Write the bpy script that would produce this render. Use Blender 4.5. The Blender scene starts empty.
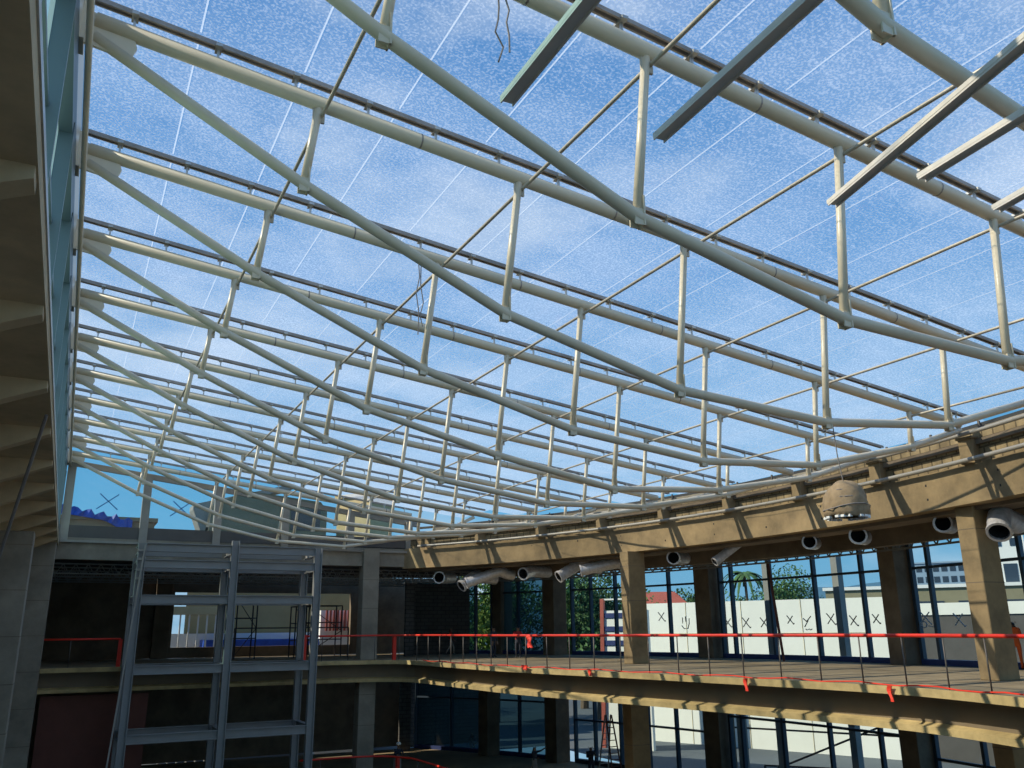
import bpy, bmesh, math, random
from mathutils import Vector, Matrix
random.seed(7)
S = bpy.context.scene
COL = S.collection
# ------------------------------------------------------------------ materials
def mat(name, col, rough=.7, metal=0., var=0., scale=3., bump=0., col2=None, spec=.5, detail=6., brick=None, lo=.35, hi=.65):
    m = bpy.data.materials.new(name); m.use_nodes = True
    nt = m.node_tree; N = nt.nodes; L = nt.links
    b = N['Principled BSDF']
    b.inputs['Base Color'].default_value = (*col, 1); b.inputs['Roughness'].default_value = rough
    b.inputs['Metallic'].default_value = metal; b.inputs['Specular IOR Level'].default_value = spec
    if var or bump or brick:
        tc = N.new('ShaderNodeTexCoord')
        nz = N.new('ShaderNodeTexNoise'); nz.inputs['Scale'].default_value = scale; nz.inputs['Detail'].default_value = detail
        nz.inputs['Roughness'].default_value = .65
        L.new(tc.outputs['Object'], nz.inputs['Vector'])
        if var:
            rp = N.new('ShaderNodeValToRGB')
            rp.color_ramp.elements[0].position = lo; rp.color_ramp.elements[1].position = hi
            c2 = col2 or tuple(c*(1-var) for c in col)
            rp.color_ramp.elements[0].color = (*c2, 1); rp.color_ramp.elements[1].color = (*col, 1)
            L.new(nz.outputs['Fac'], rp.inputs['Fac']); out = rp.outputs['Color']
            nz2 = N.new('ShaderNodeTexNoise'); nz2.inputs['Scale'].default_value = scale*.17; nz2.inputs['Detail'].default_value = 3
            L.new(tc.outputs['Object'], nz2.inputs['Vector'])
            mx = N.new('ShaderNodeMix'); mx.data_type = 'RGBA'; mx.blend_type = 'MULTIPLY'
            r2 = N.new('ShaderNodeValToRGB'); r2.color_ramp.elements[0].position = .35; r2.color_ramp.elements[1].position = .62
            v = 1-var*.6; r2.color_ramp.elements[0].color = (v, v, v*.96, 1); r2.color_ramp.elements[1].color = (1, 1, 1, 1)
            L.new(nz2.outputs['Fac'], r2.inputs['Fac'])
            mx.inputs['Factor'].default_value = 1; L.new(out, mx.inputs['A']); L.new(r2.outputs['Color'], mx.inputs['B'])
            L.new(mx.outputs['Result'], b.inputs['Base Color']); out = mx.outputs['Result']
            if brick:
                bt = N.new('ShaderNodeTexBrick'); bt.inputs['Scale'].default_value = 1; bt.inputs['Brick Width'].default_value = brick[0]
                bt.inputs['Row Height'].default_value = brick[1]; bt.inputs['Mortar Size'].default_value = brick[2]
                bt.inputs['Color1'].default_value = (1, 1, 1, 1); bt.inputs['Color2'].default_value = (.86, .84, .8, 1); bt.inputs['Mortar'].default_value = (*(brick[3],)*3, 1)
                uv = N.new('ShaderNodeTexCoord'); L.new(uv.outputs['UV'], bt.inputs['Vector'])
                m3 = N.new('ShaderNodeMix'); m3.data_type = 'RGBA'; m3.blend_type = 'MULTIPLY'; m3.inputs['Factor'].default_value = 1
                L.new(out, m3.inputs['A']); L.new(bt.outputs['Color'], m3.inputs['B']); L.new(m3.outputs['Result'], b.inputs['Base Color'])
        if bump:
            bp = N.new('ShaderNodeBump'); bp.inputs['Strength'].default_value = bump; bp.inputs['Distance'].default_value = .03
            L.new(nz.outputs['Fac'], bp.inputs['Height']); L.new(bp.outputs['Normal'], b.inputs['Normal'])
    return m
M = {}
M['cream'] = mat('cream_paint', (.78, .67, .49), .35, 0, .10, 1.2)
M['alu'] = mat('aluminium', (.58, .57, .54), .35, .75, .25, 2.)
M['alu_dark'] = mat('weathered_rail', (.42, .37, .33), .45, .3, .3, 3.)
M['rod'] = mat('rod_paint', (.62, .54, .42), .45, .2, .25, 3.)
M['bright_alu'] = mat('mill_aluminium', (.88, .80, .70), .4, .05, .1, 4.)
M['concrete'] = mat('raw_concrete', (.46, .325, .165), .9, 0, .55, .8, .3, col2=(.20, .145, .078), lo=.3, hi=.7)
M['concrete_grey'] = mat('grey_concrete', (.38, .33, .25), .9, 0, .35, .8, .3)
M['concrete_dark'] = mat('shaded_stained_concrete', (.25, .19, .13), .9, 0, .4, .8, .3)  # stained concrete with the interior shade put into its colour
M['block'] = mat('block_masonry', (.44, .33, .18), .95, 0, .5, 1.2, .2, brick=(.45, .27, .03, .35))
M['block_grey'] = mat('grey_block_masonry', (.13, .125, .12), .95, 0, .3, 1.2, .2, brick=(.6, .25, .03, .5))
M['slab'] = mat('dusty_slab', (.37, .28, .16), .9, 0, .35, .5, .2)
M['fascia'] = mat('dark_edge_beam', (.25, .19, .12), .8, 0, .15, .4, .1)  # edge beam face, darker than the slab and lip
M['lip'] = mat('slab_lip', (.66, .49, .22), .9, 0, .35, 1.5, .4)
M['soffit'] = mat('soffit_concrete', (.74, .56, .33), .9, 0, .3, .9, .3)
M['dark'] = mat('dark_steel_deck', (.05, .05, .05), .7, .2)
M['steel'] = mat('grey_primer_steel', (.29, .29, .28), .5, .15, .15, .8)
M['red'] = mat('red_rail_paint', (.80, .035, .015), .5)
M['redcloth'] = mat('red_tape', (.85, .05, .02), .7)
M['post'] = mat('rebar_post', (.16, .14, .12), .6, .5)
M['frame'] = mat('blue_grey_window_frame', (.045, .07, .10), .45, .4)
M['greenframe'] = mat('clerestory_frame', (.17, .23, .25), .4, .4)
M['blueframe'] = mat('blue_sill', (.03, .05, .16), .5, .2)
M['gable'] = mat('gable_steel', (.38, .35, .30), .5, .2, .15, 1.)
M['gable_dark'] = mat('gable_beam_paint', (.13, .12, .11), .5, .2, .15, 1.)
M['duct'] = mat('galvanised_duct', (.80, .77, .77), .35, .3, .3, 6., .3)
M['ductin'] = mat('duct_inside', (.02, .02, .02), .9)
M['sack'] = mat('wrapped_cloth', (.42, .30, .18), .95, 0, .3, 5., .6)
M['white'] = mat('white_wash', (.86, .85, .78), .85, 0, .06, .5)
M['fringe'] = mat('white_tape', (.85, .85, .82), .8)
M['rope'] = mat('grey_wire', (.25, .22, .2), .8)
M['mark'] = mat('grease_mark', (.20, .20, .19), .9)
M['bluemark'] = mat('blue_mark', (.10, .30, .65), .9)
M['leaf'] = mat('foliage', (.12, .26, .07), .8, 0, .6, .7)
M['leaf2'] = mat('foliage_bright', (.20, .36, .05), .8, 0, .6, .7)
M['bark'] = mat('bark', (.12, .09, .06), .9)
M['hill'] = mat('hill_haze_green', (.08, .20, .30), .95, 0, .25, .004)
M['ground'] = mat('dry_ground', (.12, .14, .155), .95, 0, .3, .1)
M['redroof'] = mat('red_roof', (.50, .12, .08), .8, 0, .2, 2.)
M['beige'] = mat('beige_render', (.66, .54, .30), .9, 0, .2, .5)
M['ochre'] = mat('ochre_render', (.42, .30, .14), .9, 0, .2, .5)
M['house'] = mat('grey_render', (.30, .27, .17), .9, 0, .2, .3)
M['brown'] = mat('brown_render', (.42, .27, .15), .9, 0, .2, .3)
M['tarp'] = mat('blue_tarpaulin', (.03, .12, .62), .6, 0, .3, 2.)
M['skin'] = mat('skin', (.22, .12, .07), .6)
M['hair'] = mat('hair', (.01, .01, .01), .6)
M['shirt_red'] = mat('red_shirt', (.40, .03, .03), .9)
M['shirt_dk'] = mat('dark_shirt', (.03, .035, .05), .9)
M['shirt_or'] = mat('orange_coverall', (.75, .12, .02), .9)
M['pants'] = mat('grey_trousers', (.28, .25, .22), .9)
M['pants_dk'] = mat('dark_trousers', (.03, .035, .05), .9)
M['scaf'] = mat('scaffold_tube', (.06, .05, .05), .6, .4)
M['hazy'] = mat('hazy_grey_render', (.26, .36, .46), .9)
M['tower_w'] = mat('pale_wall', (.78, .78, .74), .85)
M['plywood'] = mat('red_brown_board', (.17, .06, .04), .8, 0, .2, 1.)

def glassmat(name, tint, milk, milkcol, speckle=False):
    m = bpy.data.materials.new(name); m.use_nodes = True; nt = m.node_tree; N = nt.nodes; L = nt.links
    N.remove(N['Principled BSDF']); out = N['Material Output']
    tr = N.new('ShaderNodeBsdfTransparent'); tr.inputs['Color'].default_value = (*tint, 1)
    tl = N.new('ShaderNodeBsdfTranslucent'); tl.inputs['Color'].default_value = (*milkcol, 1)
    gl = N.new('ShaderNodeBsdfGlossy'); gl.inputs['Roughness'].default_value = .05; gl.inputs['Color'].default_value = (.9, .95, 1, 1)
    mx = N.new('ShaderNodeMixShader'); mx.inputs['Fac'].default_value = milk
    L.new(tr.outputs[0], mx.inputs[1]); L.new(tl.outputs[0], mx.inputs[2])
    m2 = N.new('ShaderNodeMixShader'); L.new(mx.outputs[0], m2.inputs[1]); L.new(gl.outputs[0], m2.inputs[2])
    fr = N.new('ShaderNodeLayerWeight'); fr.inputs['Blend'].default_value = .25
    pw = N.new('ShaderNodeMath'); pw.operation = 'POWER'; pw.inputs[1].default_value = 3.; L.new(fr.outputs['Facing'], pw.inputs[0])
    sc_ = N.new('ShaderNodeMath'); sc_.operation = 'MULTIPLY_ADD'; sc_.inputs[1].default_value = .35; sc_.inputs[2].default_value = .02; L.new(pw.outputs[0], sc_.inputs[0])
    L.new(sc_.outputs[0], m2.inputs['Fac']); L.new(m2.outputs[0], out.inputs['Surface'])
    if speckle:
        tc = N.new('ShaderNodeTexCoord')
        def noise(sc, det, vec=None, dist=0.):
            n = N.new('ShaderNodeTexNoise'); n.inputs['Scale'].default_value = sc; n.inputs['Detail'].default_value = det; n.inputs['Distortion'].default_value = dist
            L.new(vec or tc.outputs['Object'], n.inputs['Vector']); return n.outputs['Fac']
        def rng(x, a, b, c, d):
            r = N.new('ShaderNodeMapRange'); r.inputs['From Min'].default_value = a; r.inputs['From Max'].default_value = b
            r.inputs['To Min'].default_value = c; r.inputs['To Max'].default_value = d; L.new(x, r.inputs['Value']); return r.outputs['Result']
        def op(o, a, b):
            q = N.new('ShaderNodeMath'); q.operation = o
            for i, v in enumerate((a, b)):
                if isinstance(v, (int, float)): q.inputs[i].default_value = v
                else: L.new(v, q.inputs[i])
            return q.outputs[0]
        a = rng(noise(24., 2.), .45, .65, .0, .22)           # fine dried droplets
        c = rng(noise(.35, 3.), .35, .7, .0, .16)            # dusty areas
        w = noise(1.1, 3., dist=2.6)                         # wiping streaks
        s = rng(op('ABSOLUTE', op('SUBTRACT', w, .5), 0.), .0, .010, .07, 0.)
        w2 = N.new('ShaderNodeTexWave'); w2.wave_type = 'RINGS'; w2.inputs['Scale'].default_value = .55; w2.inputs['Distortion'].default_value = 5.; w2.inputs['Detail'].default_value = 1.
        L.new(tc.outputs['Object'], w2.inputs['Vector'])
        s2 = rng(w2.outputs['Fac'], .985, 1., 0., .05)
        lw = N.new('ShaderNodeLayerWeight'); lw.inputs['Blend'].default_value = .35
        g = rng(lw.outputs['Facing'], .15, .95, .0, .34)     # whiter haze at grazing angles, put into the mix
        t = op('ADD', op('ADD', op('ADD', op('ADD', a, c), s), s2), g)
        t = op('ADD', t, milk); 
        t = op('MINIMUM', t, .9)
        L.new(t, mx.inputs['Fac'])
    return m
M['roofglass'] = glassmat('frosted_roof_glass', (.93, .97, 1.), .02, (.85, .92, 1.), True)
M['glass'] = glassmat('window_glass', (.84, .94, .95), .01, (.8, .9, 1))
M['clerglass'] = glassmat('clerestory_glass', (.40, .68, .70), .35, (.50, .78, .82))
M['tealglass'] = glassmat('dark_teal_glass', (.10, .20, .24), .10, (.10, .18, .20))
M['seal'] = glassmat('white_sealant', (.95, .98, 1.), .34, (.95, .97, 1.))

# ------------------------------------------------------------------ mesh builder
class MB:
    def __init__(s): s.v = []; s.f = []; s.uv = None
    def add(s, vs, fs):
        o = len(s.v); s.v += [tuple(v) for v in vs]; s.f += [tuple(i+o for i in f) for f in fs]; return s
    def box(s, a, b):
        x0, y0, z0 = a; x1, y1, z1 = b
        return s.add([(x0,y0,z0),(x1,y0,z0),(x1,y1,z0),(x0,y1,z0),(x0,y0,z1),(x1,y0,z1),(x1,y1,z1),(x0,y1,z1)],
                     [(0,3,2,1),(4,5,6,7),(0,1,5,4),(1,2,6,5),(2,3,7,6),(3,0,4,7)])
    def bar(s, p, q, w, h=None, up=(0, 0, 1)):
        p = Vector(p); q = Vector(q); d = (q-p).normalized(); h = h or w
        u = Vector(up); r = d.cross(u)
        if r.length < 1e-4: r = d.cross(Vector((1, 0, 0)))
        r.normalize(); u = r.cross(d); r *= w/2; u *= h/2
        return s.add([p-r-u, p+r-u, p+r+u, p-r+u, q-r-u, q+r-u, q+r+u, q-r+u],
                     [(0,1,2,3),(7,6,5,4),(0,4,5,1),(1,5,6,2),(2,6,7,3),(3,7,4,0)])
    def tube(s, pts, r, n=10, cap=True):
        pts = [Vector(p) for p in pts]; k = len(pts); rr = r if isinstance(r, (list, tuple)) else [r]*k
        vs = []; ref = None
        for i, p in enumerate(pts):
            d = (pts[min(i+1, k-1)]-pts[max(i-1, 0)]).normalized()
            if ref is None:
                ref = d.cross(Vector((0, 0, 1)))
                if ref.length < 1e-3: ref = d.cross(Vector((1, 0, 0)))
            a = (ref - d*ref.dot(d)).normalized(); b = d.cross(a); ref = a
            for j in range(n):
                t = 2*math.pi*j/n; vs.append(p+(a*math.cos(t)+b*math.sin(t))*rr[i])
        fs = []
        for i in range(k-1):
            for j in range(n):
                fs.append((i*n+j, (i+1)*n+j, (i+1)*n+(j+1) % n, i*n+(j+1) % n))
        if cap: fs.append(tuple(range(n))); fs.append(tuple((k-1)*n+j for j in reversed(range(n))))
        return s.add(vs, fs)
    def prism(s, poly, z0, z1):
        n = len(poly)
        return s.add([(x, y, z0) for x, y in poly]+[(x, y, z1) for x, y in poly],
                     [tuple(reversed(range(n))), tuple(range(n, 2*n))]+[(i, (i+1) % n, n+(i+1) % n, n+i) for i in range(n)])
    def sweep(s, path, sect):   # path: list of (x,y); sect: closed list of (offset to the right-hand side, z)
        n = len(path); m = len(sect); vs = []
        for i, (x, y) in enumerate(path):
            a = path[max(i-1, 0)]; b = path[min(i+1, n-1)]
            dx, dy = b[0]-a[0], b[1]-a[1]; l = math.hypot(dx, dy); nx, ny = dy/l, -dx/l
            vs += [(x+nx*o, y+ny*o, z) for o, z in sect]
        fs = [(i*m+j, i*m+(j+1) % m, (i+1)*m+(j+1) % m, (i+1)*m+j) for i in range(n-1) for j in range(m)]
        fs += [tuple(reversed(range(m))), tuple((n-1)*m+j for j in range(m))]
        return s.add(vs, fs)
    def build(s, name, m, parent=None, smooth=False, bevel=0, origin=None):
        me = bpy.data.meshes.new(name); 
        o0 = Vector(origin) if origin else Vector((0, 0, 0))
        if parent is not None and origin is None: o0 = Vector(parent.get('_o', (0, 0, 0)))
        me.from_pydata([tuple(Vector(v)-o0) for v in s.v], [], s.f)
        bm = bmesh.new(); bm.from_mesh(me); bmesh.ops.recalc_face_normals(bm, faces=bm.faces); bm.to_mesh(me); bm.free()
        o = bpy.data.objects.new(name, me); COL.objects.link(o)
        if isinstance(m, str): m = M[m]
        me.materials.append(m)
        if smooth:
            for p in me.polygons: p.use_smooth = len(p.vertices) == 4
        if parent is not None: o.parent = parent; o['_o'] = list(o0)
        elif origin: o.location = o0; o['_o'] = list(o0)
        if bevel:
            md = o.modifiers.new('bevel', 'BEVEL'); md.width = bevel; md.segments = 1
        return o
def thing(name, label, cat, loc=(0, 0, 0), group=None, kind=None):
    o = bpy.data.objects.new(name, None); COL.objects.link(o); o.location = loc; o['_o'] = list(loc)
    tag(o, label, cat, group, kind); return o
def tag(o, label=None, cat=None, group=None, kind=None):
    if label: o['label'] = label
    if cat: o['category'] = cat
    if group: o['group'] = group
    if kind: o['kind'] = kind
    return o
def struct(name, label=None):
    o = thing(name, label, None, kind='structure'); return o
def sm(path, k=6):     # Catmull-Rom
    P = [path[0]]+list(path)+[path[-1]]; out = []
    for i in range(1, len(P)-2):
        for j in range(k):
            t = j/k; a, b, c, d = P[i-1:i+3]
            out.append(tuple(.5*((2*b[q])+(-a[q]+c[q])*t+(2*a[q]-5*b[q]+4*c[q]-d[q])*t*t+(-a[q]+3*b[q]-3*c[q]+d[q])*t**3) for q in range(len(b))))
    out.append(tuple(path[-1])); return out
ORD = ['nearest', 'second', 'third', 'fourth', 'fifth', 'sixth', 'seventh', 'eighth', 'ninth', 'tenth', 'eleventh', 'twelfth', 'thirteenth', 'fourteenth']

# ------------------------------------------------------------------ layout (metres; eye at 0,0,0)
FL = -1.6; FL2 = -7.85; GR = -14.1           # upper gallery floor, lower gallery floor, court ground
def ringX(Y, off=0.): return -17.1+math.sqrt((42+off)**2-(Y-25.5)**2)
def outX(Y, off=0.): return -20+math.sqrt((52+off)**2-(Y-30)**2)
def roofZ(X): return 8.84-.1246*(X+.7)
EDGE = sm([(12, 1), (15, 4), (17.7, 8), (19.3, 12.8), (20.2, 16.5), (20.1, 19.8), (19.6, 23), (19.0, 27), (18.15, 31.3), (17.5, 35.4), (17.25, 40), (17.15, 44), (16.7, 46.9), (14.6, 48), (11, 48.1), (6, 48.1), (-.8, 48.1)], 5)
OUT = [(outX(y, .4), y) for y in range(0, 63, 3)]
RING = [(ringX(y), y) for y in [0, 2, 4, 6, 8, 10, 12, 14, 16, 18, 20, 22, 24, 26, 28, 30, 32, 34, 36, 38, 40, 42, 44, 46, 48, 49.2]]

# ------------------------------------------------------------------ roof trusses
SX = [2.80, 6.54, 10.29, 14.04, 17.81, 21.50]
LT = {-1: [1.46, 2.5, 2.85, 2.2], 0: [1.5, 2.66, 3.07, 2.75, 1.7], 1: [1.50, 2.67, 3.16, 2.95, 2.16], 2: [1.47, 2.57, 3.09, 3.07, 2.41, 1.11],
      3: [1.45, 2.52, 2.95, 3.18, 2.5, 1.39], 4: [1.4, 2.5, 3.0, 3.07, 2.51, 1.38], 5: [1.4, 2.46, 3.07, 3.05, 2.44, 1.3], 6: [1.4, 2.44, 2.98, 2.95, 2.26, 1.2],
      7: [1.4, 2.45, 3.0, 2.85, 2.1, .95], 8: [1.4, 2.4, 2.85, 2.65, 1.9, .7], 9: [1.4, 2.4, 2.77, 2.5, 1.6], 10: [1.4, 2.4, 2.7, 2.4, 1.3]}
DX, DZ = -.1155, -.9933
def truss(n):
    Y = 8.5+4*n; xe = ringX(Y)-.25; z0 = roofZ(-.7)
    d = {-1: 'nearest roof truss, only its lower chord and one strut showing in the top right corner',
         0: 'second cream tubular roof truss from the camera, crossing behind the aluminium profiles',
         10: 'farthest cream tubular roof truss, just in front of the glazed gable'}.get(n, 'cream tubular roof truss below the glass, %s from the camera' % ORD[n+1])
    t = thing('roof_truss', d, 'roof truss', (-.7, Y, z0), 'cream tubular trusses under the glass roof')
    c = MB().tube([(-.62, Y, roofZ(-.62)+.06), (xe*.5, Y, roofZ(xe*.5)+.06), (xe, Y, roofZ(xe)+.06)], .128, 14).build('top_chord', 'cream', t, True)
    # site weld rings on the chord
    for x in [4.6, 8.6, 12.6, 16.2]:
        if x < xe: MB().tube([(x-.015, Y, roofZ(x)+.06), (x+.015, Y, roofZ(x)+.06)], .132, 14).build('weld_ring', 'alu_dark', c)
    pts = [(-.62, Y, roofZ(-.62)-.22)]; L = LT[n]
    for k, l in enumerate(L):
        X = SX[k]; B = (X+DX*l, Y, roofZ(X)+DZ*l); pts.append(B)
    pts.append((xe, Y, roofZ(xe)-.12))
    MB().tube(pts, .092, 14).build('bottom_chord', 'cream', t, True)
    g = MB().add([(-.75, Y-.03, roofZ(-.7)+.2), (-.1, Y-.03, roofZ(0)+.08), (-.02, Y-.03, roofZ(0)-.18), (-.1, Y-.03, roofZ(0)-.40), (-.75, Y-.03, roofZ(-.7)-.38),
                  (-.75, Y+.03, roofZ(-.7)+.2), (-.1, Y+.03, roofZ(0)+.08), (-.02, Y+.03, roofZ(0)-.18), (-.1, Y+.03, roofZ(0)-.40), (-.75, Y+.03, roofZ(-.7)-.38)],
                 [(0,1,2,3,4), (9,8,7,6,5), (0,5,6,1), (1,6,7,2), (2,7,8,3), (3,8,9,4), (4,9,5,0)])
    g.build('gusset_plate', 'cream', t)
    MB().box((-.82, Y-.22, roofZ(-.7)-.45), (-.74, Y+.22, roofZ(-.7)+.28)).build('end_plate', 'cream', t)
    for k, l in enumerate(L):
        X = SX[k]; z = roofZ(X)
        s = MB().tube([(X, Y, z), (X+DX*(l-.03), Y, z+DZ*(l-.03))], .070, 10).build('strut', 'cream', t, True)
        bx, bz = X+DX*l, z+DZ*l
        p = MB()
        p.box((bx+.055, Y-.085, bz-.14), (bx+.08, Y+.085, bz+.30)).box((bx-.08, Y-.07, bz-.14), (bx+.08, Y-.05, bz+.10)).box((bx-.08, Y+.05, bz-.14), (bx+.08, Y+.07, bz+.10))
        p.build('gusset', 'cream', s)
        MB().box((X-.10, Y-.02, z-.30), (X+.10, Y+.02, z-.02)).build('rod_cleat', 'rod', s)
    r = MB()
    for o in (-.05, .05):
        r.bar((-.72, Y+o, roofZ(-.72)+.40), (xe+.7, Y+o, roofZ(xe+.7)+.40), .035, .07)
    r.bar((-.72, Y, roofZ(-.72)+.455), (xe+.7, Y, roofZ(xe+.7)+.445), .09, .015)
    r = r.build('glazing_rail', 'alu_dark', t)
    x = -.1
    while x < xe:
        z = roofZ(x)
        MB().box((x-.02, Y-.02, z+.19), (x+.02, Y+.02, z+.38)).box((x-.05, Y-.12, z+.35), (x+.05, Y+.12, z+.40)).build('rail_clamp', 'alu', r)
        x += 1.247
    return t
for n in range(-1, 11): truss(n)
for k in range(6):
    X = SX[k]; z = roofZ(X)-.17; y0 = 3.; y1 = 48.7
    ys = [y for y in [3, 6.5, 8.5, 12.5, 16.5, 20.5, 24.5, 28.5, 32.5, 36.5, 40.5, 44.5, 48.7] if ringX(y)-.5 > X] 
    o = MB().tube([(X+.05, y, z) for y in ys], .034, 8).build('bracing_rod', 'rod', None, True, origin=(X, ys[0], z))
    tag(o, 'long thin bracing rod tying the truss struts together, %s from the left wall' % ORD[k].replace('nearest', 'first'), 'rod', 'bracing rods across the roof trusses')

# glass roof: one sheet of panes per bay
for i in range(12):
    y0 = .5+4*i; y1 = y0+4
    xa, xb = -.78, min(ringX(y0), ringX(y1))+.75
    xb = max(ringX(y0), ringX(y1))+.75
    g = MB(); h = .02
    g.add([(xa, y0, roofZ(xa)+.47), (xb, y0, roofZ(xb)+.47), (xb, y1, roofZ(xb)+.47), (xa, y1, roofZ(xa)+.47)], [(0, 1, 2, 3)])
    o = g.build('ceiling', 'roofglass', None); tag(o, kind='structure')
    q = MB(); x = .85
    while x < xb:
        q.bar((x, y0+.1, roofZ(x)+.475), (x, y1-.1, roofZ(x)+.475), .028, .01); x += 1.66
    q.build('pane_seam', 'seal', o)

# loose aluminium profiles below the two nearest trusses
BEAMS = [((2.83, 5.61), (2.77, .35)), ((4.33, 5.51), (4.08, .35)), ((6.74, 5.74), (5.31, .35)), ((7.13, 4.95), (6.58, .35)), ((8.43, 5.05), (7.54, .35))]
BL = ['long aluminium profile reaching in left of centre at the top, its end squared off', 'bright aluminium profile crossing the second truss near the top centre', 'longest bright aluminium profile slanting in from the right edge',
      'short aluminium profile below the longest one at the right edge', 'aluminium profile stub at the right edge beside the second truss']
for (a, b), lb in zip(BEAMS, BL):
    m = MB(); A = Vector((a[0], a[1], 4.3)); B = Vector((b[0], b[1], 4.3))
    m.bar(A, B, .125, .045); m.bar(A+Vector((-.055, 0, -.03)), B+Vector((-.055, 0, -.03)), .012, .03); m.bar(A+Vector((.055, 0, -.03)), B+Vector((.055, 0, -.03)), .012, .03)
    o = m.build('aluminium_profile', 'bright_alu', None, origin=tuple(A)); tag(o, lb, 'metal profile', 'aluminium profiles below the roof')
o = MB().bar((-.7, .3, 4.2), (17, .3, 4.2), .16, .14).build('support_beam', 'steel', None, origin=(-.7, .3, 4.2)); tag(o, 'steel beam overhead from which the loose aluminium profiles reach out', 'beam')

# ------------------------------------------------------------------ left side: clerestory, soffit and cantilevers
wl = struct('wall_left')
MB().box((-3.4, -2, 4.25), (-.72, 50, 4.5)).build('slab_edge', 'soffit', wl)
MB().box((-.86, -2, 4.50), (-.70, 50, 4.62)).build('curb', 'alu', wl)
MB().box((-3.6, -2, 2.2), (-2.9, 50, 4.25)).build('spandrel_beam', 'soffit', wl)
MB().box((-3.7, -2, GR), (-3.3, 50, 2.4)).build('panel', 'concrete_grey', wl)
MB().box((-3.7, 50, GR), (-3.3, 62, 3.9)).build('hall_side', 'concrete_dark', wl)
tr = struct('trim_1')
MB().box((-.98, -2, roofZ(-.7)-.45), (-.80, 49.2, roofZ(-.7)+.5)).build('head_beam', 'cream', tr)
MB().box((-1.02, -2, roofZ(-.7)-1.05), (-.80, 49.2, roofZ(-.7)-.45)).build('fascia_panel', 'greenframe', tr)
MB().tube([(-.66, -2, roofZ(-.7)-.5), (-.66, 49, roofZ(-.7)-.5)], .05, 8).build('gutter_pipe', 'cream', tr, True)
cw = struct('window_1')
MB().add([(-1.0, -2, 4.6), (-1.0, 49.2, 4.6), (-1.0, 49.2, 7.9), (-1.0, -2, 7.9)], [(0, 1, 2, 3)]).build('pane', 'clerglass', cw)
for i in range(14):
    y = 3.7+3.47*i
    if y > 49: break
    MB().box((-1.06, y-.05, 4.6), (-.78, y+.05, 8.0)).build('mullion', 'greenframe', cw)
    MB().box((-1.04, y+.06, 4.6), (-.93, y+.16, 8.0)).build('mullion_cap', 'bright_alu', cw)
for z in (6.2,):
    MB().box((-1.05, -2, z-.04), (-.9, 49.2, z+.04)).build('transom', 'greenframe', cw)
CN = 0
for i in range(11):
    y = 4.6+4*i
    sc = 1.0
    m = MB().add([(-.74, y-.18, 4.25), (-.74, y-.18, 4.12), (-2.95, y-.18, 3.2), (-2.95, y-.18, 4.25), (-.74, y+.18, 4.25), (-.74, y+.18, 4.12), (-2.95, y+.18, 3.2), (-2.95, y+.18, 4.25)],
                 [(0,1,2,3), (7,6,5,4), (0,4,5,1), (1,5,6,2), (2,6,7,3), (3,7,4,0)])
    o = m.build('cantilever_bracket', 'soffit', None, origin=(-2.95, y, 4.25))
    tag(o, 'tapered concrete bracket under the left clerestory slab, %s from the camera' % ORD[i], 'concrete bracket', 'tapered brackets under the left slab')
def column(x, y, w, d, z0, z1, label, m='concrete', rz=0., name='concrete_column', grp=None):
    b = MB(); c, s_ = math.cos(rz), math.sin(rz)
    P = [(x+c*a-s_*e, y+s_*a+c*e) for a, e in ((-w/2, -d/2), (w/2, -d/2), (w/2, d/2), (-w/2, d/2))]
    b.prism(P, z0, z1)
    zz = z0+1.2
    o = b.build(name, m, None, bevel=.02, origin=(x, y, z0)); tag(o, label, 'column', grp)
    if m != 'concrete_dark':
        j = MB()
        Q = [(x+1.006*(px-x), y+1.006*(py-y)) for px, py in P]
        while zz < z1-.4: j.prism(Q, zz, zz+.025); zz += 1.6
        jo = j.build('pour_joint', 'concrete_dark', None); jo.parent = o; jo.location = (-x, -y, -z0)
    return o
column(-1.35, 47.8, 1.15, 1.6, GR, 4.25, 'grey concrete column at the far left corner below the clerestory', 'concrete_grey')
column(-1.9, 36.5, 1.1, 1.2, GR, 3.6, 'wide grey concrete column at the lower left edge of the picture', 'concrete_grey')
o = MB().tube([(-.8, 19, 4.2), (-1.9, 25, .2)], .035, 6).build('hoist_cable', 'rope'); tag(o, 'dark cable slanting below the left soffit', 'cable')

# ------------------------------------------------------------------ right ring beam, masonry, pilasters, pipes
wr = struct('wall_right')
MB().sweep(RING, [(0, 3.5), (.55, 3.5), (.55, 4.66), (0, 4.66)]).build('ring_beam', 'concrete', wr)
bl = MB(); RB = [(ringX(y, .22), y) for y in range(0, 50, 1)]
n = len(RB)
for i, (x, y) in enumerate(RB): bl.v += [(x, y, 4.66), (x, y, 5.62)]
for i in range(n-1): bl.f.append((2*i, 2*i+2, 2*i+3, 2*i+1))
bo = bl.build('block_course', 'block', wr)
uvl = bo.data.uv_layers.new(name='UVMap')
for p in bo.data.polygons:
    for li in p.loop_indices:
        v = bo.data.vertices[bo.data.loops[li].vertex_index].co; uvl.data[li].uv = (v.y*1.05, v.z)
MB().sweep(RB, [(.05, 4.66), (.4, 4.66), (.4, 5.62), (.05, 5.62)]).build('block_backing', 'concrete_dark', wr)
MB().sweep([(ringX(y, .10), y) for y in range(0, 50, 2)], [(0, 5.22), (.4, 5.22), (.4, 5.38), (0, 5.38)]).build('tie_beam', 'concrete_dark', wr)
MB().sweep([(ringX(y, .6), y) for y in range(0, 50, 2)], [(0, 5.62), (.5, 5.62), (.5, 5.86), (0, 5.86)]).build('capping', 'concrete_grey', wr)
MB().sweep(RING, [(.55, 3.38), (1.6, 3.38), (1.6, 3.62), (.55, 3.62)]).build('soffit', 'concrete_dark', wr)
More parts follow.
